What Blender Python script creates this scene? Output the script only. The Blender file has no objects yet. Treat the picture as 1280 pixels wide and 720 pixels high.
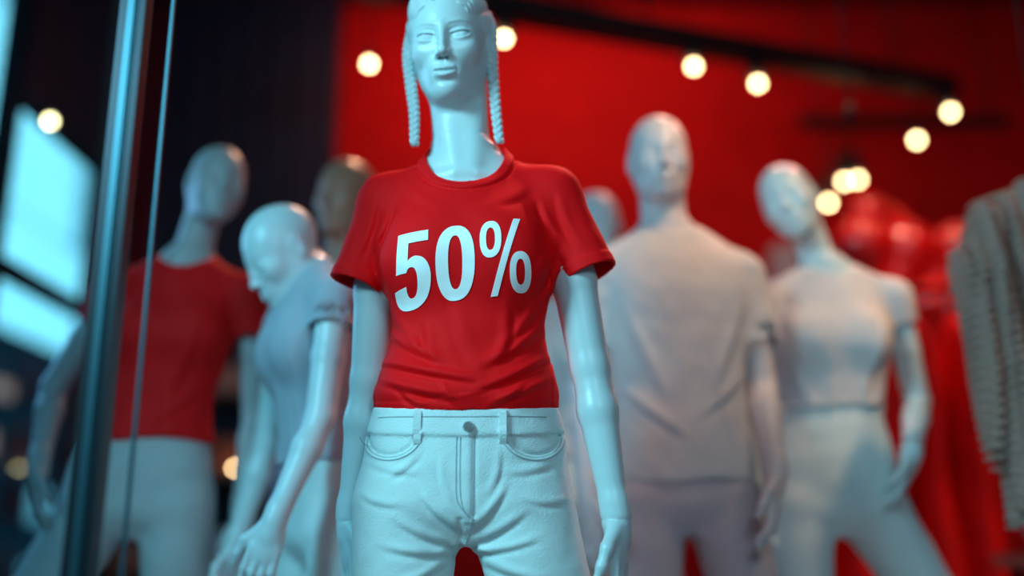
import bpy, bmesh, math, numpy as np
from mathutils import Vector, Matrix, Euler
from mathutils.bvhtree import BVHTree
f32=np.float32
V=lambda *a: np.array(a,float)
scene=bpy.context.scene
try:
    scene.view_settings.view_transform='Standard'
except Exception: pass

# ------------------------------------------------------------------ materials
def mat(name,col,rough=.5,metal=0,bump=0,bscale=200,sheen=0,var=0,emit=None,estr=0,coat=0,kind='noise',spec=.5,bdist=.002):
    m=bpy.data.materials.new(name); m.use_nodes=True
    nt=m.node_tree; b=nt.nodes['Principled BSDF']
    b.inputs['Base Color'].default_value=(*col,1)
    b.inputs['Roughness'].default_value=rough
    b.inputs['Metallic'].default_value=metal
    b.inputs['Specular IOR Level'].default_value=spec
    b.inputs['Coat Weight'].default_value=coat
    if sheen: b.inputs['Sheen Weight'].default_value=sheen; b.inputs['Sheen Roughness'].default_value=.4
    if emit:
        b.inputs['Emission Color'].default_value=(*emit,1); b.inputs['Emission Strength'].default_value=estr
    tc=nt.nodes.new('ShaderNodeTexCoord')
    if var:
        n=nt.nodes.new('ShaderNodeTexNoise'); n.inputs['Scale'].default_value=6; n.inputs['Detail'].default_value=5
        nt.links.new(tc.outputs['Object'],n.inputs['Vector'])
        r=nt.nodes.new('ShaderNodeValToRGB')
        r.color_ramp.elements[0].position=.3; r.color_ramp.elements[1].position=.7
        r.color_ramp.elements[0].color=(*[c*(1-var) for c in col],1)
        r.color_ramp.elements[1].color=(*[min(1,c*(1+var)) for c in col],1)
        nt.links.new(n.outputs['Fac'],r.inputs['Fac']); nt.links.new(r.outputs['Color'],b.inputs['Base Color'])
    if bump:
        if kind=='noise':
            n=nt.nodes.new('ShaderNodeTexNoise'); n.inputs['Scale'].default_value=bscale; n.inputs['Detail'].default_value=3
            nt.links.new(tc.outputs['Object'],n.inputs['Vector']); out=n.outputs['Fac']
        else:
            n=nt.nodes.new('ShaderNodeTexWave'); n.inputs['Scale'].default_value=bscale; n.bands_direction='DIAGONAL'
            n.inputs['Distortion'].default_value=1.5
            nt.links.new(tc.outputs['Object'],n.inputs['Vector']); out=n.outputs['Fac']
        bp=nt.nodes.new('ShaderNodeBump'); bp.inputs['Strength'].default_value=bump; bp.inputs['Distance'].default_value=bdist
        nt.links.new(out,bp.inputs['Height']); nt.links.new(bp.outputs['Normal'],b.inputs['Normal'])
    return m
M_skin=mat('mannequin_plastic',(.57,.69,.72),.36,var=.01)
M_skinw=mat('mannequin_plastic_warm',(.60,.55,.57),.42,var=.01)
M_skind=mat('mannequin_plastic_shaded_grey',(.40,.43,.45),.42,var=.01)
M_bronze=mat('bronze_mannequin_plastic',(.42,.22,.15),.35,var=.02)
M_red=mat('red_jersey',(.97,.003,.006),.70,bump=.2,bscale=420,var=.03,spec=.14)
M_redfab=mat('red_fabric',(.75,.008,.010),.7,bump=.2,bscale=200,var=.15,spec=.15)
M_grey=mat('pale_jersey',(.58,.55,.56),.85,bump=.2,bscale=300,var=.05)
M_grey2=mat('grey_jersey',(.40,.43,.50),.85,bump=.2,bscale=300,var=.05)
M_mauve=mat('mauve_trousers',(.48,.42,.46),.85,bump=.2,bscale=300,var=.05)
M_denim=mat('white_denim',(.66,.77,.78),.8,bump=.7,bscale=420,var=.05)
M_denimd=mat('white_denim_shaded_grey',(.46,.52,.54),.8,bump=.5,bscale=420,var=.05)  # white denim with the dimness of the reflected figure put into its colour
M_stitch=mat('denim_stitch',(.36,.44,.48),.8,bump=.3,bscale=900,kind='wave')
M_white=mat('white_print',(.97,.99,.99),.55,var=.01)
M_hair=mat('moulded_hair',(.54,.63,.66),.5,bump=.2,bscale=150)
M_metal=mat('dark_metal',(.03,.035,.045),.35,.8)
M_steel=mat('brushed_steel',(.20,.33,.38),.3,.9)
M_post=mat('dark_teal_aluminium',(.05,.13,.17),.35,.85)
M_black=mat('black_paint',(.012,.008,.01),.5)
M_knit=mat('knit_wool',(.34,.22,.19),.95,bump=.8,bscale=45,sheen=.1,var=.12,kind='wave',bdist=.004,spec=.2)
M_balloon=mat('red_balloon_foil',(.75,.01,.01),.22,coat=.5)
M_bulb=mat('warm_bulb',(1,.8,.5),.4,emit=(1,.70,.34),estr=24)
M_wood=mat('pale_wood',(.32,.2,.14),.5,var=.2)
M_brass=mat('zinc_button',(.4,.42,.42),.3,1)

# ------------------------------------------------------------------ scalar field modelling
class Field:
    def __init__(s,lo,hi,h):
        s.lo=np.array(lo,float); s.h=h
        n=np.ceil((np.array(hi,float)-s.lo)/h).astype(int)+1
        s.ax=[(s.lo[i]+h*np.arange(n[i])).astype(f32) for i in range(3)]
        s.F=np.full(tuple(n),.5,f32)
    def grid(s): return s.ax[0][:,None,None],s.ax[1][None,:,None],s.ax[2][None,None,:]
    def put(s,fn,lo,hi,k=.01,op='u'):
        pad=k+3*s.h; sl=[]
        for i in range(3):
            a=max(0,int(math.floor((lo[i]-pad-s.lo[i])/s.h))); b=min(len(s.ax[i]),int(math.ceil((hi[i]+pad-s.lo[i])/s.h))+1)
            if b<=a: return
            sl.append(slice(a,b))
        sl=tuple(sl)
        d=fn(s.ax[0][sl[0]][:,None,None],s.ax[1][sl[1]][None,:,None],s.ax[2][sl[2]][None,None,:])
        A=s.F[sl]
        if op=='u':
            t=np.clip(.5+.5*(d-A)/k,0,1); s.F[sl]=d*(1-t)+A*t-k*t*(1-t)
        else:
            A=-A; t=np.clip(.5+.5*(d-A)/k,0,1); s.F[sl]=-(d*(1-t)+A*t-k*t*(1-t))
    def cone(s,a,b,ra,rb,k=.01,op='u',cut=False):
        a=np.array(a,float); b=np.array(b,float); ab=b-a; L2=float(ab@ab)+1e-12; u=ab/math.sqrt(L2)
        def fn(X,Y,Z):
            px,py,pz=X-a[0],Y-a[1],Z-a[2]
            t=np.clip((px*ab[0]+py*ab[1]+pz*ab[2])/L2,0,1)
            d=np.sqrt((px-t*ab[0])**2+(py-t*ab[1])**2+(pz-t*ab[2])**2)-(ra+(rb-ra)*t)
            if cut: d=np.maximum(d,(px-ab[0])*u[0]+(py-ab[1])*u[1]+(pz-ab[2])*u[2])
            return d.astype(f32)
        r=max(ra,rb); s.put(fn,np.minimum(a,b)-r,np.maximum(a,b)+r,k,op)
    def chain(s,pts,rs,k=.01,op='u'):
        for i in range(len(pts)-1): s.cone(pts[i],pts[i+1],rs[i],rs[i+1],k,op)
    def ell(s,c,r,k=.01,R=None,op='u'):
        fn=ellf(c,r,R); c=np.array(c,float); m=max(r); 
        s.put(fn,c-m,c+m,k,op)
    def loft(s,st,k=.02,off=0,op='u',zr=None):
        D=dense(st); z=D[:,0]; z0,z1=(z[0],z[-1]) if zr is None else zr
        def fn(X,Y,Z):
            zz=Z.ravel(); cx,cy,a,b=[np.interp(zz,z,D[:,i])[None,None,:].astype(f32) for i in (1,2,3,4)]
            a=a+off; b=b+off
            qx=(X-cx)/a; qy=(Y-cy)/b; k0=np.sqrt(qx*qx+qy*qy); k1=np.sqrt((qx/a)**2+(qy/b)**2)+1e-5
            d=k0*(k0-1)/k1
            return np.maximum(np.maximum(d,z0-Z),Z-z1).astype(f32)
        m=D[:,3].max()+off; n=D[:,4].max()+off
        s.put(fn,(D[:,1].min()-m,D[:,2].min()-n,z0),(D[:,1].max()+m,D[:,2].max()+n,z1),k,op)
    def band(s,fn,w=.03):
        m=np.nonzero(np.abs(s.F)<w)
        x,y,z=s.ax[0][m[0]],s.ax[1][m[1]],s.ax[2][m[2]]
        s.F[m]+=fn(x,y,z).astype(f32)
    def mesh(s):
        F=s.F; S=F<0
        c=np.zeros(tuple(n-1 for n in F.shape),np.int8)
        for i in (0,1):
            for j in (0,1):
                for k in (0,1):
                    c+=S[i:F.shape[0]-1+i,j:F.shape[1]-1+j,k:F.shape[2]-1+k]
        act=(c>0)&(c<8); idx=np.full(c.shape,-1,np.int32); I=np.array(np.nonzero(act)); idx[act]=np.arange(I.shape[1])
        acc=np.zeros((I.shape[1],3)); cnt=np.zeros(I.shape[1])
        for ax in range(3):
            for p in (0,1):
                for q in (0,1):
                    a=np.zeros(3,int); a[(ax+1)%3]=p; a[(ax+2)%3]=q; b=a.copy(); b[ax]=1
                    va=F[I[0]+a[0],I[1]+a[1],I[2]+a[2]]; vb=F[I[0]+b[0],I[1]+b[1],I[2]+b[2]]
                    x=(va<0)!=(vb<0); t=np.where(x,va/np.where(x,va-vb,1),0)
                    for d in range(3):
                        acc[:,d]+=np.where(x,a[d]+t*(b[d]-a[d]),0)
                    cnt+=x
        v=(acc/cnt[:,None]+I.T)*s.h+s.lo
        Q=[]
        for ax in range(3):
            pr=(ax,(ax+1)%3,(ax+2)%3); St=S.transpose(pr); It=idx.transpose(pr)
            ch=(St[:-1]!=St[1:])[:,1:-1,1:-1]; i,j,k=np.nonzero(ch); j=j+1;k=k+1
            q=np.stack([It[i,j-1,k-1],It[i,j,k-1],It[i,j,k],It[i,j-1,k]],1)
            ins=St[i,j,k]; q[~ins]=q[~ins][:,::-1]; Q.append(q)
        return v,np.concatenate(Q)
def ellf(c,r,R=None):
    def fn(X,Y,Z):
        x,y,z=X-c[0],Y-c[1],Z-c[2]
        if R is not None:
            x,y,z=(R[0][0]*x+R[1][0]*y+R[2][0]*z, R[0][1]*x+R[1][1]*y+R[2][1]*z, R[0][2]*x+R[1][2]*y+R[2][2]*z)
        k0=np.sqrt((x/r[0])**2+(y/r[1])**2+(z/r[2])**2); k1=np.sqrt((x/r[0]**2)**2+(y/r[1]**2)**2+(z/r[2]**2)**2)+1e-4
        return (k0*(k0-1)/k1).astype(f32)
    return fn
def dense(st):
    st=np.array(st,float); 
    if len(st)<3: return st
    z=st[:,0]; m=np.gradient(st,z,axis=0); out=[]
    for i in range(len(st)-1):
        h=z[i+1]-z[i]
        for t in np.linspace(0,1,9)[:-1]:
            out.append((2*t**3-3*t*t+1)*st[i]+(t**3-2*t*t+t)*h*m[i]+(-2*t**3+3*t*t)*st[i+1]+(t**3-t*t)*h*m[i+1])
    out.append(st[-1]); return np.array(out)
def wob(x,y,z,f,seed=0):
    r=np.random.RandomState(seed); o=0
    for i in range(6):
        d=r.normal(size=3); d/=np.linalg.norm(d); ff=f*(.6+1.2*r.rand())
        o=o+np.sin((x*d[0]+y*d[1]+z*d[2])*ff+r.rand()*6.28+1.3*np.sin((x*d[1]-y*d[2]+z*d[0])*ff*.7))
    return o/6
def mkobj(name,vq,material,parent=None,smooth=True):
    vs=[];qs=[];o=0
    for v,q in vq: vs.append(v); qs.append(q+o); o+=len(v)
    v=np.concatenate(vs); q=np.concatenate(qs)
    me=bpy.data.meshes.new(name)
    me.vertices.add(len(v)); me.vertices.foreach_set('co',v.astype(f32).ravel())
    me.loops.add(len(q)*4); me.loops.foreach_set('vertex_index',q.astype(np.int32).ravel())
    me.polygons.add(len(q)); me.polygons.foreach_set('loop_start',np.arange(0,len(q)*4,4,dtype=np.int32))
    me.polygons.foreach_set('loop_total',np.full(len(q),4,np.int32))
    me.update(calc_edges=True); me.validate()
    me.polygons.foreach_set('use_smooth',np.full(len(me.polygons),smooth))
    me.materials.append(material)
    ob=bpy.data.objects.new(name,me); scene.collection.objects.link(ob)
    if parent: ob.parent=parent
    return ob
def empty(name,loc=(0,0,0),yaw=0,s=1):
    e=bpy.data.objects.new(name,None); e.location=loc; e.rotation_euler=(0,0,math.radians(yaw)); e.scale=(s,s,s)
    e.empty_display_size=.1; scene.collection.objects.link(e); return e
def relax(v,q,it=2,lam=.5):
    n=len(v)
    for _ in range(it):
        acc=np.zeros_like(v); cnt=np.zeros(n)
        for a,b in ((0,1),(1,2),(2,3),(3,0)):
            for i,j in ((a,b),(b,a)):
                for d in range(3): acc[:,d]+=np.bincount(q[:,i],v[q[:,j],d],n)
                cnt+=np.bincount(q[:,i],minlength=n)
        v=v+lam*(acc/np.maximum(cnt,1)[:,None]-v)
    return v,q

# ------------------------------------------------------------------ anatomy
def rot(pitch=0,yaw=0,roll=0):
    m=Euler((math.radians(pitch),math.radians(roll),math.radians(yaw)),'XYZ').to_matrix()
    return np.array(m)
def head(F,c,R,s=1,male=False,ears=True,fine=True):
    c=np.array(c,float); T=lambda *p: c+R@(np.array(p,float)*s)
    E=lambda p,r,k=.01,op='u': F.ell(T(*p),[x*s for x in r],k,R,op)
    C=lambda a,b,ra,rb,k=.01,op='u': F.cone(T(*a),T(*b),ra*s,rb*s,k,op)
    E((0,.018,.032),(.070,.092,.080),.02)
    E((0,-.020,-.018),(.059,.068,.078),.03)
    w=.028 if not male else .038
    E((0,-.044,-.078),(w,.034,.024),.04)
    for sx in (-1,1):
        C((sx*.046,.005,-.040),(sx*.013,-.060,-.092),.015,.012,.035)
        E((sx*.036,-.058,-.024),(.018,.016,.016),.03)
        E((sx*.030,-.1015,-.001),(.0205,.0185,.0120),.022,'s')
        E((sx*.0300,-.0690,-.002),(.0165,.0152,.0128),.007)
        if ears:
            E((sx*.070,.014,-.006),(.008,.018,.030),.008); E((sx*.078,.008,-.004),(.005,.009,.017),.004,'s')
    C((0,-.080,.018),(0,-.1015,-.028),.0040,.0060,.013)
    E((0,-.1020,-.0325),(.0078,.0080,.0066),.007)
    for sx in (-1,1): E((sx*.0098,-.0935,-.0355),(.0050,.0075,.0048),.006)
    E((0,-.076,-.060),(.026,.014,.020),.020)
    E((0,-.0760,-.0945),(.014,.014,.012),.018)
    if fine:
        def feat(x,y,z):
            p=np.stack([x-c[0],y-c[1],z-c[2]]); q=(R.T@p)/s; X,Y,Z=q; ax=np.abs(X)
            fr=np.clip((-.045-Y)/.012,0,1)
            g=lambda t,w: np.exp(-(t/w)**2)
            o=0
            w=.0205; t=np.sqrt(np.clip(1-(X/w)**2,0,1)); zl=-.0632-.0010*g(X,.006)+.0002*(ax/w)**2
            zu=zl+.0056*(.5+.5*t); zd=zl-.0070*(.5+.5*t)
            o=o-.0050*t*g(Z-zu,.0048)-.0066*t**1.5*g(Z-zd,.0058)
            o=o+.0040*g(Z-zl,.0014)*np.clip((w*1.0-ax)/.006,0,1)
            o=o+.0008*g(ax-w*1.05,.0035)*g(Z+.0640,.004)
            o=o+.0022*g(X,.014)*g(Z+.0815,.0050)
            o=o+.0012*g(X,.0028)*g(Z+.0480,.0060)
            o=o+.0035*g(ax-.0060,.0028)*g(Z+.0415,.0026)*np.clip((Y+.105)/.004,0,1)
            o=o+.0012*g(ax-.0150,.0022)*g(Z+.0345,.0055)
            o=o-.0014*g(Z-(.0205+.004*np.clip((ax-.012)/.02,0,1)-.004*np.clip((ax-.034)/.015,0,1)),.0032)*np.clip((ax-.008)/.006,0,1)*np.clip((.052-ax)/.010,0,1)
            u=(ax-.0300)/.0164; m=np.exp(-(np.abs(u)/1.02)**10); a=np.sqrt(np.clip(1-(u/1.10)**2,0,1))
            tl=.0014*u; zlow=-.0068*a+tl-.0008; zup=.0006+.0036*a+tl; zcr=.0045+.0080*a+tl
            S=lambda t: 1/(1+np.exp(-np.clip(t/.00045,-30,30)))
            ins=S(Z-zlow)*S(zup-Z)
            iris=g(np.hypot(ax-.0300,Z+.0010),.0040)*ins
            o=o+m*(.0020*ins+.0022*g(Z-zup+.0008,.0011)+.0013*g(Z-zcr,.0013)-.0011*g(Z-zup-.0016,.0012)-.0005*g(Z-zlow+.0012,.0012)+.0016*iris)
            return o*fr
        F.band(feat,.015)
def hand(F,w,d,s,bend=.5,sc=1.,k=.006):
    w=np.array(w,float); d=np.array(d,float); d/=np.linalg.norm(d); s=np.array(s,float); s-=d*(s@d); s/=np.linalg.norm(s)
    n=np.cross(d,s); R=np.stack([s,n,d],1)
    F.cone(w-d*.02,w+d*.03*sc,.021*sc,.022*sc,.02)
    F.ell(w+d*.05*sc,(.036*sc,.0145*sc,.048*sc),.015,R)
    curl=n*(-1 if n@np.array([np.sign(-w[0]) if abs(w[0])>.05 else 0,-.4,0])<0 else 1)
    for o,l in ((.027,.068),(.0095,.078),(-.009,.072),(-.026,.056)):
        b=w+(d*.082+s*o)*sc; 
        p1=b+(d*l*.42+s*o*.10+curl*bend*.010)*sc; p2=p1+(d*l*.32+curl*bend*.022)*sc; p3=p2+(d*l*.24+curl*bend*.026)*sc
        F.chain([b-d*.02*sc,p1,p2,p3],[.0095*sc,.0088*sc,.0078*sc,.0062*sc],.003)
    t0=w+(d*.022+s*.020)*sc; t1=t0+(d*.032+s*.026+curl*.008)*sc; t2=t1+(d*.030+s*.008+curl*.010)*sc; t3=t2+(d*.020+curl*.010)*sc
    F.chain([t0,t1,t2,t3],[.014*sc,.0115*sc,.0095*sc,.007*sc],.006)
ST_F=[(.80,0,.01,.10,.06),(.84,0,.008,.150,.092),(.90,0,.008,.162,.102),(.96,0,.005,.158,.098),(1.02,0,0,.142,.088),(1.08,0,-.003,.124,.078),(1.13,0,-.003,.118,.074),(1.20,0,0,.126,.080),(1.27,0,.005,.134,.086),(1.34,0,.01,.136,.080),(1.40,0,.015,.118,.065),(1.44,0,.018,.085,.052),(1.475,0,.02,.05,.042)]
ST_M=[(.80,0,.01,.09,.06),(.85,0,.008,.15,.10),(.92,0,.005,.158,.10),(1.0,0,0,.15,.096),(1.08,0,0,.14,.09),(1.16,0,0,.142,.093),(1.25,0,.003,.16,.102),(1.35,0,.008,.175,.108),(1.42,0,.012,.16,.09),(1.47,0,.018,.115,.068),(1.51,0,.02,.06,.05)]
def shift(st,fx,fy=None):
    return [(z,cx+fx(z),cy+(fy(z) if fy else 0),a,b) for z,cx,cy,a,b in st]
def grow(st,o,z0=None,z1=None):
    return [(z,cx,cy,a+o,b+o) for z,cx,cy,a,b in st if (z0 is None or z>=z0) and (z1 is None or z<=z1)]
FEM=dict(male=False,st=ST_F,bust=.0,neck=((0,.02,1.42),(0,.01,1.62),.050,.043),hc=(0,0,1.685),hr=(0,0,0),hs=.93,
  arms=[((-.165,.015,1.405),(-.20,.03,1.10),(-.215,0,.85),(0,-.05,-1)),((.165,.015,1.405),(.20,.03,1.10),(.215,0,.85),(0,-.05,-1))],
  ar=(.041,.034,.031,.021),legs=[((-.088,.0,.86),(-.10,-.01,.47),(-.10,.03,.10)),((.088,.0,.86),(.10,-.01,.47),(.10,.03,.10))],lr=(.083,.05,.030))
MAL=dict(FEM,male=True,st=ST_M,neck=((0,.02,1.45),(0,.01,1.63),.060,.054),hc=(0,0,1.685),hs=1.0,
  arms=[((-.19,.015,1.42),(-.215,.03,1.12),(-.215,-.05,.88),(0,-.1,-1)),((.19,.015,1.42),(.215,.03,1.12),(.20,-.06,.88),(0,-.1,-1))],
  ar=(.05,.042,.037,.026),lr=(.085,.055,.034))
def body(F,P,arms=True,headon=True,legs=True,shrink=0.,fine=False):
    st=grow(P['st'],-shrink); F.loft(st,.02)
    a,b,ra,rb=P['neck']; F.cone(a,b,ra,rb,.035)
    top=np.array([st[-1][1],st[-1][2],st[-1][0]])
    for i,(sh,el,wr,hd) in enumerate(P['arms']):
        sh,el,wr=map(lambda t:np.array(t,float),(sh,el,wr)); r=P['ar']
        F.cone(top+V(0,0,-.005),sh,.033,r[0]-.006,.035)
        if arms:
            F.cone(sh,sh+(el-sh)*.5,r[0],r[1]+.001,.03); F.cone(sh+(el-sh)*.5,el,r[1]+.001,r[2],.01)
            m=el+(wr-el)*.3; F.cone(el,m,r[2]-.002,r[2],.012); F.cone(m,wr,r[2],r[3],.012)
            sd=-np.sign(sh[0]-top[0]); lat=np.array([sd*.35,-.9,0.])
            hand(F,wr,np.array(hd,float),lat,sc=.92 if not P['male'] else 1.08)
    if legs:
        for hp,kn,an in P['legs']:
            hp,kn,an=map(lambda t:np.array(t,float),(hp,kn,an)); an[2]=max(an[2],.10); r=P['lr']
            F.cone(hp,kn,r[0]-shrink,r[1],.03); c=kn+(an-kn)*.3+V(0,.015,0)
            F.cone(kn,c,r[1]-.004,r[1]-.004,.02); F.cone(c,an,r[1]-.004,r[2],.02)
            F.cone(an+V(0,.01,-.03),an+V(0,-.10,-.060),.030,.024,.01); F.cone(an+V(0,-.10,-.060),an+V(0,-.145,-.068),.024,.018,.01)
            F.cone(an,an+V(0,.025,-.06),.028,.024,.01)
    if headon:
        head(F,P['hc'],rot(*P['hr']),P['hs'],P['male'],fine=fine)
def leg_wear(F,P,off=.006,ztop=1.05,zbot=.14,flare=.0):
    F.loft(grow(P['st'],off,z1=ztop+.06),.02)
    for hp,kn,an in P['legs']:
        hp,kn,an=map(lambda t:np.array(t,float),(hp,kn,an)); an[2]=max(an[2],.10); r=P['lr']
        F.cone(hp,kn,r[0]+off,r[1]+off+.003,.022); F.cone(kn,an,r[1]+off+.003,r[2]+off+.008+flare,.02)
def folds(strokes,gain=1.,ws=1.):
    def fn(x,y,z):
        o=np.zeros_like(x)
        for x0,z0,x1,z1,w,amp in strokes:
            w=w*ws
            dx,dz=x1-x0,z1-z0; L=math.hypot(dx,dz); t=np.clip(((x-x0)*dx+(z-z0)*dz)/(dx*dx+dz*dz),0,1)
            sd=((x-x0)*dz-(z-z0)*dx)/L*(1 if dx>0 else -1)-.006*np.sin(t*3.1)
            e=np.hypot(np.where((t<=0)|(t>=1),1,0)*np.minimum(np.hypot(x-x0,z-z0),np.hypot(x-x1,z-z1)),0)
            env=np.sin(np.clip(t,.03,.97)*math.pi)**.6*np.exp(-(e/w)**2)
            o+=gain*amp*env*(-np.exp(-(sd/w)**2)+.75*np.exp(-((sd-1.25*w)/(.6*w))**2))
        return o*np.clip((.02-y)/.04,0,1)
    return fn

# ------------------------------------------------------------------ MAIN MANNEQUIN
PLAT=.06
def glyph_mesh():
    """filled outlines of a bold condensed 5, 0 and %, cap height 1"""
    def cat(pts,n=6):
        D=dense([(i,p[0],p[1]) for i,p in enumerate(pts)]); return [(a,b) for a,b in D[:,1:3]]
    def ring(cx,cy,rx,ry,e=2.35,n=56,rev=False):
        o=[]
        for a in np.linspace(0,2*math.pi,n,endpoint=False):
            c,s_=math.cos(a),math.sin(a); o.append((cx+rx*math.copysign(abs(c)**(2/e),c),cy+ry*math.copysign(abs(s_)**(2/e),s_)))
        return o[::-1] if rev else o
    outer=cat([(.200,.605),(.250,.640),(.310,.650),(.395,.615),(.455,.540),(.490,.440),(.497,.330),(.480,.200),(.430,.085),(.345,.010),(.240,-.015),(.130,.005),(.055,.070),(.012,.165),(0,.275)])
    inner=cat([(.168,.285),(.178,.205),(.203,.150),(.243,.130),(.288,.150),(.315,.220),(.323,.325),(.312,.430),(.283,.492),(.240,.510),(.200,.492),(.178,.450)])
    five=[(.072,1),(.470,1),(.470,.845),(.212,.845)]+outer+inner+[(.035,.462)]
    sp=[five,ring(.815,.5,.252,.515),ring(.815,.5,.092,.365,rev=True),
        ring(1.275,.745,.140,.270),ring(1.275,.745,.058,.165,rev=True),ring(1.655,.255,.140,.270),ring(1.655,.255,.058,.165,rev=True),
        [(1.262,-.03),(1.352,-.03),(1.668,1.03),(1.578,1.03)]]
    cu=bpy.data.curves.new('tmp','CURVE'); cu.dimensions='2D'; cu.fill_mode='BOTH'
    for P in sp:
        s=cu.splines.new('POLY'); s.points.add(len(P)-1); s.use_cyclic_u=True
        for i,p in enumerate(P): s.points[i].co=(p[0]+.11*p[1],p[1],0,1)
    to=bpy.data.objects.new('tmp',cu); scene.collection.objects.link(to); bpy.context.view_layer.update()
    me=bpy.data.meshes.new_from_object(to.evaluated_get(bpy.context.evaluated_depsgraph_get())); bpy.data.objects.remove(to)
    return me
def main_mannequin():
    root=empty('mannequin',(-.08,1.70,PLAT))
    st=shift(ST_F,lambda z:.006*math.sin((z-.8)*4))
    P=dict(FEM,st=st,neck=((-.006,.022,1.42),(-.020,.018,1.63),.053,.049),hc=(-.034,-.014,1.680),hr=(17,-6,-3),hs=1.0,
      arms=[((-.150,.02,1.385),(-.165,.050,1.075),(-.194,.080,.845),(0.0,-.04,-1)),((.162,.004,1.388),(.211,.0,1.09),(.247,-.02,.842),(.06,-.08,-1))],
      ar=(.036,.037,.033,.021),legs=[((-.090,0,.86),(-.105,-.01,.47),(-.10,.03,.10)),((.092,0,.86),(.20,-.01,.47),(.26,.03,.10))],lr=(.082,.05,.03))
    F=Field((-.29,-.20,-.01),(.36,.17,1.43),.004); body(F,P,headon=False,shrink=.006)
    def seam(x,y,z): return .0022*np.exp(-((z-.838)/.0028)**2)*((np.abs(x)>.16))
    F.band(seam,.02)
    X,Y,Z=F.grid(); F.F=np.maximum(F.F,Z-1.40)
    G=Field((-.13,-.135,1.385),(.11,.13,1.83),.0014)
    G.loft([s for s in grow(st,-.006)],.02); G.cone(*P['neck'],.04)
    for sx in (-1,1):
        G.cone((sx*.012,-.034,1.428),(sx*.034-.02,.015,1.60),.009,.012,.022)
        G.cone((0,.02,1.462),(sx*.15,.015,1.385),.033,.030,.035)
        G.cone((sx*.02,-.036,1.420),(sx*.12,-.015,1.415),.007,.005,.012)
    head(G,P['hc'],rot(*P['hr']),P['hs'],fine=True)
    X,Y,Z=G.grid(); G.F=np.maximum(G.F,1.395-Z)
    mkobj('body',[F.mesh(),G.mesh()],M_skin,root)
    c=np.array(P['hc']); R=rot(*P['hr']); s=P['hs']
    H=Field((-.15,-.13,1.54),(.09,.17,1.84),.0020)
    H.ell(c+R@(V(0,.022,.036)*s),[.0755*s,.096*s,.084*s],.01,R)
    H.ell(c+R@(V(0,.055,-.015)*s),[.066*s,.062*s,.075*s],.03,R)
    H.ell(c+R@(V(0,-.088,-.040)*s),[.072*s,.066*s,.112*s],.006,R,'s')
    H.ell(c+R@(V(0,.0,-.075)*s),[.1*s,.075*s,.055*s],.01,R,'s')
    def corn(x,y,z):
        p=np.stack([x-c[0],y-c[1],z-c[2]]); q=(R.T@p)/s
        a=np.arctan2(q[0],q[2]+.03); lon=np.arctan2(q[1]-.02,np.sqrt(q[0]**2+(q[2]+.01)**2))
        r=a*6.5; cell=np.floor(r/math.pi+.5); g=np.abs(np.cos(r)); side=np.sin(r-cell*math.pi)
        return -.0055*g**.5+.0035-.0022*np.sin(lon*60+np.abs(side)*3.2)*g
    H.band(corn,.02)
    mkobj('cornrow_hair',[H.mesh()],M_hair,root)
    def braid(pts,n,amp,rad,name):
        D=dense([(i,)+tuple(p) for i,p in enumerate(pts)])
        cu=bpy.data.curves.new(name,'CURVE'); cu.dimensions='3D'; cu.bevel_depth=rad; cu.bevel_resolution=3; cu.use_fill_caps=True
        N=n*14
        for ph in range(3):
            sp=cu.splines.new('POLY'); sp.points.add(N)
            for i in range(N+1):
                u=i/N; t=u*(len(pts)-1); p=[np.interp(t,D[:,0],D[:,j]) for j in (1,2,3)]
                w=u*n*2*math.pi+ph*2*math.pi/3; tp=1-.3*u**2
                sp.points[i].co=(p[0]+amp*tp*math.sin(w),p[1]+amp*.55*tp*math.sin(2*w),p[2],1); sp.points[i].radius=tp
        o=bpy.data.objects.new(name,cu); cu.materials.append(M_hair); scene.collection.objects.link(o); o.parent=root
    braid([(-.101,-.004,1.715),(-.107,-.010,1.66),(-.101,-.016,1.60),(-.093,-.022,1.54),(-.090,-.034,1.475)],7,.0062,.0064,'braid_1')
    braid([(.029,.0,1.75),(.042,-.004,1.71),(.044,-.010,1.64),(.050,-.018,1.56),(.058,-.030,1.482)],8,.0062,.0064,'braid_2')
    # ---- red T-shirt
    TS=[(1.005,.004,.0,.144,.100),(1.035,.004,.0,.153,.110),(1.07,.004,-.002,.147,.105),(1.12,.006,-.003,.133,.097),(1.17,.006,-.003,.130,.096),(1.23,.004,-.002,.140,.102),(1.29,.003,0,.148,.106),(1.35,.002,.005,.149,.100),(1.39,.002,.012,.141,.084),(1.425,.0,.018,.112,.066),(1.455,0,.02,.080,.058),(1.48,0,.02,.066,.055)]
    T=Field((-.29,-.19,.985),(.31,.17,1.53),.0025)
    T.loft(TS,.02)
    for sx in (-1,1): T.ell((sx*.064,-.070,1.262),(.062,.048,.062),.055)
    sl=[((-.143,.018,1.388),(-.191,.012,1.238),.044,.043),((.152,.008,1.396),(.212,-.004,1.250),.045,.049)]
    for a,b,ra,rb in sl:
        T.cone((0,.02,1.440),a,.042,.040,.035)
        T.cone(a,b,ra,rb,.04,cut=True)
    nk=((-.002,-.038,1.495),(.079,.103,.112))
    T.band(lambda x,y,z:.0015*wob(x,y*.5,z*1.6,45,3)+.0006*wob(x,y,z,110,5),.03)
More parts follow.
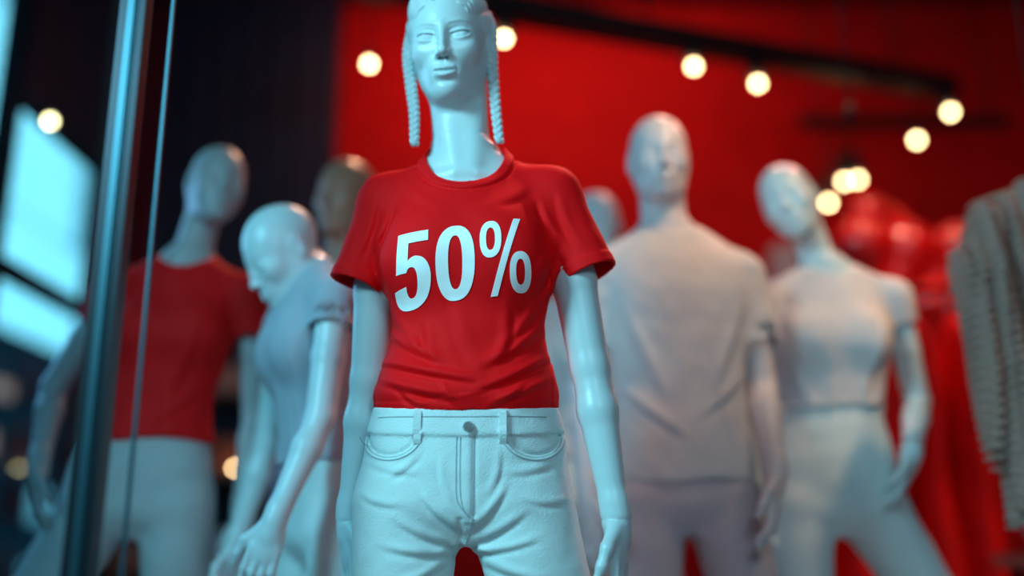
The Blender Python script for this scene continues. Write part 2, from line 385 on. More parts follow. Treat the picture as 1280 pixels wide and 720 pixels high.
    fs=[(-.13,1.06,.00,1.025,.008,.006),(-.14,1.095,.03,1.052,.008,.006),(.14,1.10,.02,1.035,.008,.006),(.145,1.065,.05,1.02,.007,.005),
        (.13,1.15,.03,1.075,.010,.006),(-.12,1.14,-.03,1.085,.009,.005),(.13,1.20,.055,1.10,.008,.004),(-.125,1.19,-.06,1.10,.008,.003),
        (.15,1.30,.11,1.20,.010,.004),(.155,1.27,.12,1.15,.009,.005),(-.145,1.30,-.12,1.19,.010,.004),
        (.13,1.37,.17,1.29,.009,.004),(.16,1.385,.20,1.28,.009,.003),(-.13,1.36,-.16,1.28,.009,.004),(-.155,1.375,-.185,1.27,.008,.003),
        (.11,1.40,.05,1.35,.012,.002),(-.10,1.40,-.05,1.35,.012,.002),(-.01,1.19,.03,1.07,.014,.0025),(.07,1.17,.055,1.08,.010,.004),(-.055,1.15,-.035,1.07,.010,.003),
        (-.10,1.045,-.05,1.01,.006,.004),(.10,1.05,.04,1.01,.006,.004),(-.03,1.05,.0,1.01,.006,.003)]
    T.band(folds(fs,1.15),.03)
    def hems(x,y,z):
        o=-.0020*np.clip((1.028-z+.01*np.sin(x*20))/.002,0,1)*(np.abs(x)<.17)
        for a,b,ra,rb in sl:
            a=np.array(a);b=np.array(b);u=(b-a)/np.linalg.norm(b-a)
            t=(x-b[0])*u[0]+(y-b[1])*u[1]+(z-b[2])*u[2]; near=(np.abs(x-b[0])<.07)&(np.sign(x)==np.sign(b[0]))&(z<1.31)
            o=o-.0018*np.clip((t+.020)/.002,0,1)*near*(np.abs(x)>.145)
        e=ellf(*nk)(x,y,z); o=o+.0032*np.exp(-((e-.0165)/.0022)**2)*(z>1.36)
        return o
    T.band(hems,.02)
    outer=T.F.copy()
    for a,b,ra,rb in sl:
        a=np.array(a);b=np.array(b);u=(b-a)/np.linalg.norm(b-a); T.cone(b-u*.03,b+u*.03,rb-.005,rb-.004,.002,'s')
    X,Y,Z=T.grid()
    hz=1.002+.006*np.sin(X*24+1)+.003*np.sin(X*61)+.05*np.clip(Y,-.1,.1)+.06*np.clip(-X,-.06,.2)
    T.F=np.maximum(T.F,hz-Z)
    e=ellf(*nk)(X,Y,Z); T.F=np.maximum(T.F,-e)
    T.F=np.minimum(T.F,np.maximum(np.abs(e-.004)-.0085,np.abs(outer+.0003)-.0044))
    T.F=T.F.astype(f32)
    tee=mkobj('t_shirt',[relax(*T.mesh(),1,.4)],M_red,root)
    bv=BVHTree.FromPolygons([tuple(v.co) for v in tee.data.vertices],[tuple(p.vertices) for p in tee.data.polygons])
    me=glyph_mesh(); co=np.array([v.co[:] for v in me.vertices]); lo,hi=co.min(0),co.max(0)
    al=math.radians(8); W,Hh=.226,.124; cx,cz=-.004,1.241
    bm=bmesh.new(); bm.from_mesh(me)
    for v in bm.verts:
        tx=((v.co.x-lo[0])/(hi[0]-lo[0])-.5)*W; ty=((v.co.y-lo[1])/(hi[1]-lo[1])-.5)*Hh
        v.co=Vector((cx+math.cos(al)*tx-math.sin(al)*ty,0,cz+math.sin(al)*tx+math.cos(al)*ty))
    for ax,rng in ((0,np.arange(-.14,.14,.003)),(2,np.arange(1.15,1.34,.003))):
        for t in rng:
            no=[0,0,0]; no[ax]=1; p=[0,0,0]; p[ax]=t
            bmesh.ops.bisect_plane(bm,geom=bm.verts[:]+bm.edges[:]+bm.faces[:],plane_co=p,plane_no=no)
    for v in bm.verts:
        h=bv.ray_cast(Vector((v.co.x,-.5,v.co.z)),Vector((0,1,0)))
        if h[0]: v.co.y=h[0].y-.0016
    for f in bm.faces: f.smooth=True
    bm.to_mesh(me); bm.free(); me.materials.clear(); me.materials.append(M_white)
    o=bpy.data.objects.new('fifty_percent_print',me); scene.collection.objects.link(o); o.parent=root
    # ---- jeans
    J=Field((-.22,-.16,.10),(.36,.17,1.06),.0030)
    leg_wear(J,P,.007,1.05)
    X,Y,Z=J.grid()
    J.band(lambda x,y,z:.0014*wob(x,y,z*1.3,55,8)+.0007*wob(x,y,z,150,2),.03)
    jf=[(.0,.80,-.10,.84,.008,.005),(.0,.79,-.12,.80,.008,.005),(.0,.80,.10,.85,.008,.005),(.0,.79,.12,.81,.007,.005),(.005,.82,-.06,.88,.007,.005),(.01,.82,.07,.89,.007,.005),
        (-.15,.93,-.06,.91,.008,.003),(.15,.93,.07,.91,.008,.003),(-.02,.78,-.10,.74,.008,.005),(.03,.78,.14,.75,.008,.005),(-.03,.75,-.11,.69,.009,.004),
        (-.16,.88,-.09,.86,.007,.003),(.17,.87,.10,.87,.007,.003),(-.03,.93,-.01,.86,.006,.003),(.06,.94,.04,.87,.006,.003),(-.06,.945,-.12,.90,.007,.003)]
    J.band(folds(jf,1.0),.03)
    J.band(lambda x,y,z:.003*np.exp(-((x-.022)/.0035)**2)*(z>.84)*(z<.985)*(y<0)-.0028*np.exp(-((x-.012)/.010)**2)*(z>.83)*(z<.985)*(y<0)+.004*np.exp(-(x/.004)**2)*(z<.84)*(y<0),.02)
    def pk(x,y,z):
        o=np.zeros_like(x)
        for cx_,sg in ((-.112,1),(.115,-1)):
            r=np.hypot((x-cx_)/.042,(z-.970)/.034); o+=(.0050*np.exp(-((r-1.0)/.08)**2)-.0032*np.exp(-((r-1.16)/.12)**2))*(z<.974)*(y<.0)
        return o
    J.band(pk,.02)
    top=1.022+.16*np.clip(Y,-.12,.12)
    J.band(lambda x,y,z:-.0042*np.clip((z-(.978+.16*np.clip(y,-.12,.12)))/.003,0,1),.02)
    J.F=np.maximum(J.F,Z-top); J.F=np.maximum(J.F,.12-Z).astype(f32)
    jeans=mkobj('jeans',[relax(*J.mesh(),1,.3)],M_denim,root)
    bj=BVHTree.FromPolygons([tuple(v.co) for v in jeans.data.vertices],[tuple(p.vertices) for p in jeans.data.polygons])
    def onj(x,z,o=.0002):
        h=bj.ray_cast(Vector((x,-.5,z)),Vector((0,1,0)))
        return (x,(h[0].y-o) if h[0] else -.05,z)
    cu=bpy.data.curves.new('seams','CURVE'); cu.dimensions='3D'; cu.bevel_depth=.0009; cu.bevel_resolution=1
    def line(pts,n=24):
        D=dense([(i,p[0],p[1]) for i,p in enumerate(pts)]); ts=np.linspace(0,len(pts)-1,n)
        sp=cu.splines.new('POLY'); sp.points.add(n-1)
        for i,t in enumerate(ts): sp.points[i].co=(*onj(np.interp(t,D[:,0],D[:,1]),np.interp(t,D[:,0],D[:,2])),1)
    for k_ in (1.10,1.24):
        for cx_ in (-.112,.115):
            line([(cx_+.042*k_*math.cos(a),.970+.034*k_*math.sin(a)) for a in np.linspace(math.pi*1.02,math.pi*1.98,9)],30)
    for d in (0,.006): line([(.0-d,.962),(.0-d,.90),(.002-d,.865),(.010,.845),(.022,.836)],40)
    line([(.021,.965),(.021,.90),(.020,.84),(.008,.80)],40)
    line([(-.135,.998),(-.08,.995),(0,.993),(.08,.995),(.135,.998)],60)
    o=bpy.data.objects.new('seams',cu); cu.materials.append(M_stitch); scene.collection.objects.link(o); o.parent=root
    bm=bmesh.new()
    for x in (-.068,.066):
        rows=[]
        for i in range(9):
            z=1.008-.056*i/8; p=onj(x,z,.0055 if 0<i<8 else .001); rows.append([bm.verts.new((x+dx,p[1]-dy,z)) for dx,dy in ((-.0068,-.006),(-.0055,.0),(.0055,.0),(.0068,-.006))])
        for a,b in zip(rows,rows[1:]):
            for k in range(3): bm.faces.new((a[k],b[k],b[k+1],a[k+1]))
    me=bpy.data.meshes.new('belt_loops'); bm.to_mesh(me); bm.free(); me.materials.append(M_denim)
    o=bpy.data.objects.new('belt_loops',me); scene.collection.objects.link(o); o.parent=root
    bm=bmesh.new(); bmesh.ops.create_cone(bm,cap_ends=True,segments=24,radius1=.0088,radius2=.007,depth=.005,matrix=Matrix.Rotation(math.pi/2,4,'X'))
    bmesh.ops.create_cone(bm,cap_ends=True,segments=24,radius1=.005,radius2=.004,depth=.007,matrix=Matrix.Rotation(math.pi/2,4,'X'))
    me=bpy.data.meshes.new('button'); bm.to_mesh(me); bm.free(); me.materials.append(M_brass)
    o=bpy.data.objects.new('button',me); scene.collection.objects.link(o); o.parent=root; p=onj(.012,.977,.002); o.location=p
    base_plate(root)
    return root
def base_plate(root):
    bm=bmesh.new(); bmesh.ops.create_cone(bm,cap_ends=True,segments=48,radius1=.17,radius2=.165,depth=.01,matrix=Matrix.Translation((0,.05,.005)))
    me=bpy.data.meshes.new('base_plate'); bm.to_mesh(me); bm.free(); me.materials.append(M_steel)
    o=bpy.data.objects.new('base_plate',me); scene.collection.objects.link(o); o.parent=root
main_mannequin()

# ------------------------------------------------------------------ OTHER MANNEQUINS
def figure(loc,yaw,s,P,skin,tee=None,pants=None,ztee=1.0,zp=1.06,h=.005,loose=.012,slen=.5,seed=1,split=True,fold=1.):
    root=empty('mannequin',loc,yaw,s)
    xs=[p[0] for A in P['arms'] for p in A[:3]]+[p[0] for L in P['legs'] for p in L]+[P['hc'][0]]
    ys=[p[1] for A in P['arms'] for p in A[:3]]+[p[1] for L in P['legs'] for p in L]+[P['hc'][1]]
    lo=(min(xs)-.13,min(ys)-.20,-.03); hi=(max(xs)+.13,max(ys)+.15,P['hc'][2]+.14)
    F=Field(lo,hi,h if split else .004); body(F,P,shrink=.006,headon=not split,fine=True)
    if split:
        X,Y,Z=F.grid(); zc=P['st'][-1][0]+.03; F.F=np.maximum(F.F,Z-zc-.004)
        hc=P['hc']; nb=P['neck'][0]
        G=Field((min(hc[0],nb[0])-.13,min(hc[1],nb[1])-.16,zc-.02),(max(hc[0],nb[0])+.13,max(hc[1],nb[1])+.15,hc[2]+.14),.003)
        G.loft(grow(P['st'],-.006),.02); a,b,ra,rb=P['neck']; G.cone(a,b,ra,rb,.035); head(G,hc,rot(*P['hr']),P['hs'],P['male'],fine=True)
        X,Y,Z=G.grid(); G.F=np.maximum(G.F,zc-Z)
        mkobj('body',[relax(*F.mesh(),1,.4),G.mesh()],skin,root)
    else: mkobj('body',[F.mesh()],skin,root)
    if tee:
        T=Field((lo[0],lo[1],ztee-.03),(hi[0],hi[1],1.56),h)
        T.loft(grow(P['st'],loose,z0=ztee-.08),.02)
        topc=P['st'][-1]
        if not P['male']:
            for sx in (-1,1):
                z=1.27; D=np.array(P['st']); cx=np.interp(z,D[:,0],D[:,1]); cy=np.interp(z,D[:,0],D[:,2])
                T.ell((cx+sx*.064,cy-.066,z),(.06,.046,.058),.055)
        for sh,el,wr,_ in P['arms']:
            sh=np.array(sh,float);el=np.array(el,float); b=sh+(el-sh)*slen
            T.cone((topc[1],topc[2],topc[0]-.015),sh,.042,P['ar'][0]+.002,.03)
            T.cone(sh,b,P['ar'][0]+.006,P['ar'][1]+loose+.004,.03,cut=True)
            u=(el-sh)/np.linalg.norm(el-sh); T.cone(b-u*.03,b+u*.03,P['ar'][1]+loose-.002,P['ar'][1]+loose-.002,.002,'s')
        T.band(lambda x,y,z:fold*(.003*wob(x,y,z*.7,30,seed)+.0015*wob(x,y,z,70,seed+1)),.04)
        T.band(folds([(-.13,1.3,-.05,1.1,.014,.006),(.13,1.3,.06,1.12,.014,.006),(.14,1.15,.02,1.05,.012,.006),(-.14,1.12,.0,1.0,.012,.006),(.0,1.22,-.04,1.0,.013,.004),(.07,1.2,.09,.98,.012,.005)],fold),.04)
        X,Y,Z=T.grid(); T.F=np.maximum(T.F,ztee+.005*np.sin(X*25)-Z)
        n=P['neck'][0]; e=ellf((n[0],n[1]-.03,topc[0]+.045),(.075,.085,.085))(X,Y,Z); T.F=np.maximum(T.F,-e).astype(f32)
        mkobj('t_shirt',[relax(*T.mesh(),1,.5)],tee,root)
    if pants:
        J=Field((lo[0],lo[1],.08),(hi[0],hi[1],zp+.04),h); leg_wear(J,P,.004,zp,flare=.006)
        J.band(lambda x,y,z:.003*wob(x,y,z,55,seed+4)*np.clip((zp-.06-z)/.04,0,1),.03)
        X,Y,Z=J.grid(); J.F=np.maximum(np.maximum(J.F,Z-zp),.12-Z).astype(f32)
        mkobj('trousers',[relax(*J.mesh(),1,.4)],pants,root)
    base_plate(root)
    return root
# man in loose pale T-shirt
figure((.395,2.42,PLAT),3,1.035,dict(MAL,st=[(z,cx,cy,a*.96,b) for z,cx,cy,a,b in ST_M],neck=((-.01,.02,1.45),(-.02,.01,1.62),.058,.052),hc=(-.025,-.005,1.685),hr=(8,-4,0),hs=.98,
  arms=[((-.176,.015,1.395),(-.215,.03,1.12),(-.215,-.06,.88),(0,-.1,-1)),((.164,.015,1.395),(.200,.02,1.13),(.175,-.125,.93),(-.12,-.15,-1))],
  legs=[((-.085,0,.87),(-.09,-.02,.48),(-.09,.03,.10)),((.09,0,.87),(.165,-.03,.48),(.20,.03,.10))]),M_skinw,M_grey,M_mauve,ztee=.91,zp=1.0,loose=.018,slen=.62,seed=11,fold=1.2)
# woman, wide stance, hand in pocket
figure((.80,2.60,PLAT),0,1.03,dict(FEM,st=shift(ST_F,lambda z:.035*max(0,min(1,(z-1.0)/.4))),neck=((.035,.02,1.42),(-.02,.005,1.59),.046,.042),hc=(-.062,-.02,1.640),hr=(10,-30,-18),
  arms=[((-.125,.015,1.385),(-.175,.04,1.10),(-.20,0,.86),(0,-.1,-1)),((.195,.015,1.39),(.250,.06,1.13),(.165,-.085,.985),(-.35,-.12,-.9))],
  legs=[((-.085,0,.86),(-.11,-.02,.47),(-.12,.03,.10)),((.09,0,.86),(.29,-.03,.50),(.42,.03,.10))]),M_skin,M_grey,M_denim,ztee=1.10,zp=1.12,loose=.012,slen=.25,seed=21,fold=.9)
# leaning figure, seen side-on, looking down
figure((-.41,2.22,PLAT),-58,.95,dict(FEM,st=shift(ST_F,lambda z:0,lambda z:.03-.09*max(0,min(1,(z-.95)/.45))),neck=((0,-.045,1.40),(0,-.085,1.49),.050,.045),hc=(0,-.120,1.497),hr=(38,0,0),hs=.98,
  arms=[((-.16,-.045,1.365),(-.20,-.06,1.08),(-.21,-.12,.84),(0,-.2,-1)),((.16,-.045,1.365),(.19,-.08,1.10),(.20,-.17,.89),(0,-.3,-1))],
  legs=[((-.088,.03,.86),(-.10,-.0,.47),(-.10,.06,.10)),((.088,.03,.86),(.10,.02,.47),(.10,.06,.10))]),M_skin,M_grey2,M_denim,ztee=1.02,zp=1.06,loose=.014,slen=.25,seed=31,split=False)
# bronze figure further back
figure((-.48,2.80,PLAT),-8,1.055,dict(MAL,hr=(5,-15,0)),M_bronze,M_grey2,M_grey2,ztee=.9,zp=1.0,loose=.018,slen=.5,h=.006,seed=41)
# red-top figure built in place of the main mannequin's reflection in the glass
figure((-.88,2.46,PLAT),6,1.02,dict(FEM,st=shift(ST_F,lambda z:.06*max(0,min(1,(z-.98)/.42))),neck=((.06,.02,1.42),(.10,.005,1.61),.047,.042),hc=(.125,-.01,1.660),hr=(4,25,8),
  arms=[((-.10,.015,1.385),(-.225,.03,1.15),(-.21,-.06,.96),(.1,-.15,-1)),((.215,.015,1.385),(.245,.05,1.10),(.235,.0,.86),(0,-.1,-1))],
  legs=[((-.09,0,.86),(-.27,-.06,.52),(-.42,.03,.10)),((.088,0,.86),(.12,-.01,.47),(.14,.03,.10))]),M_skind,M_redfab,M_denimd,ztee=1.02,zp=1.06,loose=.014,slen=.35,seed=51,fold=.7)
# cream figure behind
figure((.26,2.98,PLAT),10,1.04,dict(FEM,hr=(4,10,0),legs=[((-.088,.0,.86),(-.10,-.01,.47),(-.10,.03,.10)),((.088,.0,.86),(.20,-.02,.48),(.26,.03,.10))]),M_skinw,M_grey,M_denim,ztee=1.0,zp=1.06,h=.006,loose=.014,seed=61)

# ------------------------------------------------------------------ helpers for hard-surface pieces
def box(name,lo,hi,m,parent=None,bev=0):
    bm=bmesh.new(); bmesh.ops.create_cube(bm,size=1)
    lo=Vector(lo);hi=Vector(hi); c=(lo+hi)/2; d=hi-lo
    for v in bm.verts: v.co=Vector((v.co.x*d.x,v.co.y*d.y,v.co.z*d.z))
    if bev: bmesh.ops.bevel(bm,geom=bm.edges[:],offset=bev,segments=3,affect='EDGES')
    me=bpy.data.meshes.new(name); bm.to_mesh(me); bm.free(); me.materials.append(m)
    o=bpy.data.objects.new(name,me); o.location=c; scene.collection.objects.link(o)
    if parent: o.parent=parent
    return o
def tube(name,pts,r,m,parent=None):
    bm=bmesh.new(); prev=None; n=12; P=[Vector(p) for p in pts]
    for i,p in enumerate(P):
        t=(P[min(i+1,len(P)-1)]-P[max(i-1,0)]).normalized(); q=t.to_track_quat('Z','Y')
        ring=[bm.verts.new(p+q@Vector((r*math.cos(a),r*math.sin(a),0))) for a in np.linspace(0,2*math.pi,n,endpoint=False)]
        if prev:
            for k in range(n): bm.faces.new((prev[k],prev[(k+1)%n],ring[(k+1)%n],ring[k])).smooth=True
        else: bm.faces.new(ring[::-1])
        prev=ring
    bm.faces.new(prev)
    me=bpy.data.meshes.new(name); bm.to_mesh(me); bm.free(); me.materials.append(m)
    o=bpy.data.objects.new(name,me); scene.collection.objects.link(o)
    if parent: o.parent=parent
    return o
def sphere(name,c,r,m,parent=None,sc=(1,1,1)):
    bm=bmesh.new(); bmesh.ops.create_uvsphere(bm,u_segments=24,v_segments=16,radius=r)
    for v in bm.verts: v.co=Vector((v.co.x*sc[0],v.co.y*sc[1],v.co.z*sc[2]))
    for f in bm.faces: f.smooth=True
    me=bpy.data.meshes.new(name); bm.to_mesh(me); bm.free(); me.materials.append(m)
    o=bpy.data.objects.new(name,me); o.location=c; scene.collection.objects.link(o)
    if parent: o.parent=parent
    return o

# ------------------------------------------------------------------ room shell
M_wallred=mat('red_wall_paint',(.60,.007,.008),.7,bump=.1,bscale=20,var=.10,spec=.12)
M_navy=mat('navy_wall_paint',(.020,.028,.065),.5,bump=.1,bscale=20,var=.2)
M_ceil=mat('dark_red_ceiling',(.20,.006,.01),.6,var=.1)
M_floor=mat('dark_floor',(.05,.03,.035),.25,var=.3)
M_plat=mat('platform_paint',(.45,.45,.47),.4,var=.1)
box('floor',(-2.4,.3,-.1),(3.4,5.7,0),M_floor)
box('display_platform',(-1.9,1.2,0.001),(1.75,3.35,PLAT),M_plat,bev=.004)
box('wall_back',(-2.4,5.5,0),(3.4,5.7,4),M_wallred)
box('wall_right',(3.2,.6,0),(3.4,5.5,4),M_wallred)
box('ceiling',(-2.4,.3,4),(3.4,5.7,4.1),M_ceil)
nv=empty('wall_navy')
box('panel',(-2.0,5.36,0),(-1.0,5.499,3.995),M_navy,nv)
for i in range(7): box('batten_%d'%i,(-1.96+i*.15,5.32,0),(-1.92+i*.15,5.36,3.995),M_navy,nv)
# thin clear glass: fresnel-weighted reflection over tinted transmission, same from both sides
gm=bpy.data.materials.new('window_glass'); gm.use_nodes=True; nt=gm.node_tree; nt.nodes.clear()
out=nt.nodes.new('ShaderNodeOutputMaterial'); mx=nt.nodes.new('ShaderNodeMixShader'); tr=nt.nodes.new('ShaderNodeBsdfTransparent'); gl=nt.nodes.new('ShaderNodeBsdfGlossy'); fr=nt.nodes.new('ShaderNodeFresnel')
ge=nt.nodes.new('ShaderNodeNewGeometry'); ma=nt.nodes.new('ShaderNodeMath'); ma.operation='MULTIPLY_ADD'; ma.inputs[1].default_value=1/1.5-1.5; ma.inputs[2].default_value=1.5
nt.links.new(ge.outputs['Backfacing'],ma.inputs[0]); nt.links.new(ma.outputs[0],fr.inputs['IOR'])
tr.inputs[0].default_value=(.84,.95,.98,1); gl.inputs['Roughness'].default_value=.03
nt.links.new(fr.outputs[0],mx.inputs[0]); nt.links.new(tr.outputs[0],mx.inputs[1]); nt.links.new(gl.outputs[0],mx.inputs[2]); nt.links.new(mx.outputs[0],out.inputs[0])
w=empty('window_1')
box('pane',(-2.108,2.4,.1),(-2.10,5.34,3.995),gm,w)
for y in (2.6,3.95,5.30): box('mullion',(-2.14,y-.03,0.001),(-2.06,y+.03,3.995),M_metal,w)
for z in (.05,1.98): box('transom',(-2.14,2.4,z-.03),(-2.06,5.34,z+.03),M_metal,w)
box('header',(-2.15,3.98,2.72),(-2.05,5.34,3.99),M_navy,w)
box('wall_left',(-2.3,.6,0),(-2.1,2.4,4),M_navy)
w=empty('window_2')
box('post',(-.556,1.33,.061),(-.542,1.37,3.999),M_post,w,bev=.003)
box('post_gasket',(-.541,1.335,.061),(-.531,1.365,3.999),M_metal,w)
box('post_frame',(-.568,1.335,.061),(-.557,1.365,3.999),M_metal,w)
pn=box('pane',(-.72,-.004,-1.9),(.72,.004,1.9),gm,w); pn.location=(-1.245,1.60,2.0); pn.rotation_euler=(0,0,math.radians(-20))
box('rear_post',(-.50,1.352,.061),(-.496,1.360,3.999),M_post,w)

# outside: street with lit windows, plus an office front added to glow as daylight
M_build=mat('street_building',(.10,.20,.28),.7,var=.3)
M_lit=mat('lit_street_window',(.3,.6,.7),.5,emit=(.30,.72,.85),estr=.8)
M_lit2=mat('daylight_glow_facade',(.3,.6,.7),.3,emit=(.34,.80,.92),estr=2.1)  # emission stands in for daylight on the facade and bright sky
M_litw=mat('lit_street_window_warm',(.6,.4,.3),.5,emit=(1,.50,.42),estr=.6)
b=empty('street_building')
box('block',(-9,4,-.04),(-6,30,3.4),M_build,b)
rs=np.random.RandomState(3)
for j in range(4):
    for i in range(30):
        y=5.2+i*.65; z=.5+j*.70; r_=rs.rand()
        if r_<.8: box('lit_window',(-5.99,y,z),(-5.95,y+.12+.3*rs.rand(),z+.15+.3*rs.rand()),(M_lit,M_litw,M_redfab)[rs.randint(3)],b)
box('office_block',(-16,6,-.04),(-9.5,44,14),M_build,b)
for j in range(3):
    for i in range(8):
        y=8+i*4.4; z=3.6+j*3.6; box('facade_glow_panel',(-9.49,y,z),(-9.45,y+4.3,z+3.52),M_lit2 if (i+j)%4 else M_lit,b)
box('street_pavement',(-30,-6,-.2),(-2.45,50,-.05),M_build)

# ------------------------------------------------------------------ track and pendants
tk=empty('track_light')
a=Vector((-.95,3.45,3.0)); c2=Vector((2.11,4.52,3.0)); d=(c2-a).normalized()
bar=box('track',(-(c2-a).length/2,-.05,-.045),((c2-a).length/2,.05,.045),M_black,tk); bar.location=(a+c2)/2; bar.rotation_euler=(0,0,math.atan2(d.y,d.x))
for t in (.1,.5,.9):
    p=a.lerp(c2,t); tube('rod',[(p.x,p.y,3.03),(p.x,p.y,4.0)],.006,M_black,tk)
def spot_head(name,p,bulb,parent):
    p=Vector(p); bulb=Vector(bulb)
    tube(name+'_stem',[p,(p.x,p.y,bulb.z+.10)],.008,M_black,parent)
    tube(name+'_can',[(p.x,p.y,bulb.z+.14),(bulb.x,bulb.y+.01,bulb.z+.015)],.038,M_black,parent)
    sphere(name+'_bulb',bulb-Vector((0,.012,.01)),.0155,M_bulb,parent)
for (t,z) in ((.30,2.85),(.565,2.87),(.662,2.84),(.985,2.86)):
    p=a.lerp(c2,t); spot_head('head',(p.x,p.y,2.97),(p.x,p.y-.03,z),tk)
tk2=empty('track_light')
box('track',(1.5,4.95,3.0),(2.6,5.01,3.05),M_black,tk2)
for x in (1.6,2.5): tube('rod',[(x,4.98,3.05),(x,4.98,4.0)],.006,M_black,tk2)
for i,(x,z) in enumerate(((1.70,2.69),(1.77,2.70),(1.61,2.575))): spot_head('head_%d'%i,(x,4.98,3.0),(x,4.95,z),tk2)
for x,y,z in ((-1.92,3.95,2.58),(-.61,4.0,2.865),(1.95,4.60,2.767)):
    r=empty('pendant_bulb'); tube('cord',[(x,y,z+.06),(x,y,4.0)],.003,M_black,r); tube('socket',[(x,y,z+.02),(x,y,z+.07)],.014,M_black,r); sphere('bulb',(x,y,z),.0155,M_bulb,r)

# ------------------------------------------------------------------ knitted cardigan on a hanger, hung from a cord
k=empty('knitted_cardigan')
K=Field((.92,2.12,.86),(1.66,2.50,1.80),.0036)
K.loft([(.92,1.28,2.31,.19,.05),(1.1,1.27,2.31,.205,.055),(1.3,1.26,2.31,.215,.06),(1.5,1.26,2.31,.215,.055),(1.60,1.26,2.31,.19,.05),(1.66,1.26,2.31,.12,.042),(1.71,1.26,2.31,.05,.032)],.02)
K.chain([(1.11,2.29,1.60),(1.07,2.27,1.48),(1.085,2.27,1.25),(1.12,2.27,.99)],[.050,.056,.053,.043],.02)
K.chain([(1.41,2.29,1.60),(1.45,2.27,1.48),(1.46,2.27,1.25),(1.44,2.27,.99)],[.050,.056,.053,.043],.02)
K.band(lambda x,y,z:.009*np.sin(x*85+3*np.sin(z*4))+.004*np.sin(x*170+1)+.004*wob(x,y,z,25,5),.05)
K.band(lambda x,y,z:.0060*np.sin(z*270+2.5*np.sin(x*120)),.03)
mkobj('knit',[K.mesh()],M_knit,k)
tube('hanger_bar',[(1.12,2.31,1.67),(1.26,2.31,1.715),(1.40,2.31,1.67)],.006,M_wood,k)
tube('hanger_hook',[(1.26,2.31,1.71)]+[(1.26+.02*math.sin(t),2.31,1.77-.02*math.cos(t)) for t in np.linspace(0,4,9)],.003,M_steel,k)
tube('cord',[(1.26,2.31,1.79),(1.26,2.31,4.0)],.003,M_black,k)
k.location=(.004,0,-.01)
r=empty('hanging_cord'); x,y,z=1.05,2.95,2.2; tube('cord',[(x,y,4.0),(x,y,z)],.004,M_black,r); tube('weight',[(x,y,z),(x,y,z-.05)],.012,M_black,r)

# ------------------------------------------------------------------ red heart balloons
def balloon(c,r,yaw,parent,i):
    B=Field((-1.35,-.8,-1.45),(1.35,.8,1.25),.06)
    for sx in (-1,1):
        B.ell((sx*.48,0,.35),(.60,.52,.58),.12); B.chain([(sx*.48,0,.25),(0,0,-.95)],[.5,.12],.2)
    v,q=B.mesh(); 
    v=v*r; o=mkobj('heart_%d'%i,[(v,q)],M_balloon,parent); o.location=c; o.rotation_euler=(0,math.radians(yaw*.4),math.radians(yaw))
    return o
r=empty('heart_balloon_bunch')
bl=[(1.50,3.95,1.98,.19,10),(1.80,4.15,2.02,.17,-25),(1.72,3.9,1.72,.17,15),(1.95,4.0,1.75,.16,-10),(1.60,4.25,2.2,.15,30),(2.1,4.25,2.1,.16,5)]
for i,(x,y,z,s_,yw) in enumerate(bl):
    balloon((x,y,z),s_,yw,r,i); tube('ribbon_%d'%i,[(x,y,z-s_*1.0),(x*.5+.87,y*.5+2.02,1.0),(1.75,4.05,.12)],.0018,M_redfab,r)
tube('balloon_weight',[(1.75,4.05,.001),(1.75,4.05,.13)],.06,M_redfab,r)
# ------------------------------------------------------------------ rack of red dresses
r=empty('clothes_rack')
for x in (.92,1.85): tube('upright',[(x,3.65,.0),(x,3.65,1.78)],.013,M_metal,r); tube('foot',[(x,3.42,.013),(x,3.88,.013)],.013,M_metal,r)
tube('rail',[(.92,3.65,1.78),(1.85,3.65,1.78)],.013,M_metal,r)
D=Field((.85,3.44,.25),(1.95,3.88,1.78),.009)
for i in range(5):
    x=1.02+i*.145
    D.loft([(.35,x,3.65,.085,.19),(.7,x,3.65,.07,.17),(1.05,x,3.65,.05,.13),(1.3,x,3.65,.045,.15),(1.5,x,3.65,.04,.17),(1.62,x,3.65,.03,.12),(1.68,x,3.65,.02,.04)],.01)
D.band(lambda x,y,z:.012*np.sin(x*70+4*np.sin(z*3)+y*30)*np.clip((1.3-z)*2,.2,1),.04)
mkobj('red_dresses',[D.mesh()],M_redfab,r)
for i in range(5):
    x=1.02+i*.145; tube('hanger_%d'%i,[(x,3.65,1.66),(x,3.65,1.795)],.004,M_steel,r)
# ------------------------------------------------------------------ display tables / shelves
r=empty('display_table')
box('top',(1.55,2.98,.80),(2.55,3.42,.84),M_wood,r,bev=.006)
for x in (1.6,2.5):
    for y in (3.03,3.37): tube('leg',[(x,y,PLAT+.001 if x<1.75 and y<3.35 else 0),(x,y,.80)],.02,M_metal,r)
r=empty('folded_clothes_stack')
M_peach=mat('peach_wool',(.6,.3,.22),.9,var=.05); M_rust=mat('rust_wool',(.4,.12,.07),.9,var=.05)
cols=[M_redfab,M_grey,M_peach,M_denim,M_rust]
for i,x in enumerate((1.60,1.88,2.18)):
    for j in range(4-i%2): box('folded_%d_%d'%(i,j),(x,3.06,.841+j*.05),(x+.24,3.33,.889+j*.05),cols[(i*2+j)%5],r,bev=.02)
r=empty('pouf')
P0=Field((-.3,-.3,-.02),(.3,.3,.5),.01); P0.loft([(0,0,0,.16,.16),(.06,0,0,.22,.22),(.2,0,0,.245,.245),(.36,0,0,.22,.22),(.44,0,0,.14,.14)],.02)
P0.band(lambda x,y,z:.006*np.cos(np.arctan2(y,x)*12),.03); o=mkobj('cushion',[P0.mesh()],M_skinw,r); r.location=(2.3,2.5,0.01)
r=empty('display_shelf')
for x in (-1.95,-1.05): box('side',(x-.015,4.95,0),(x+.015,5.30,2.0),M_black,r)
for z in (.3,.75,1.2,1.6,1.985): box('shelf',(-1.934,4.95,z-.012),(-1.066,5.30,z+.012),M_wood,r)
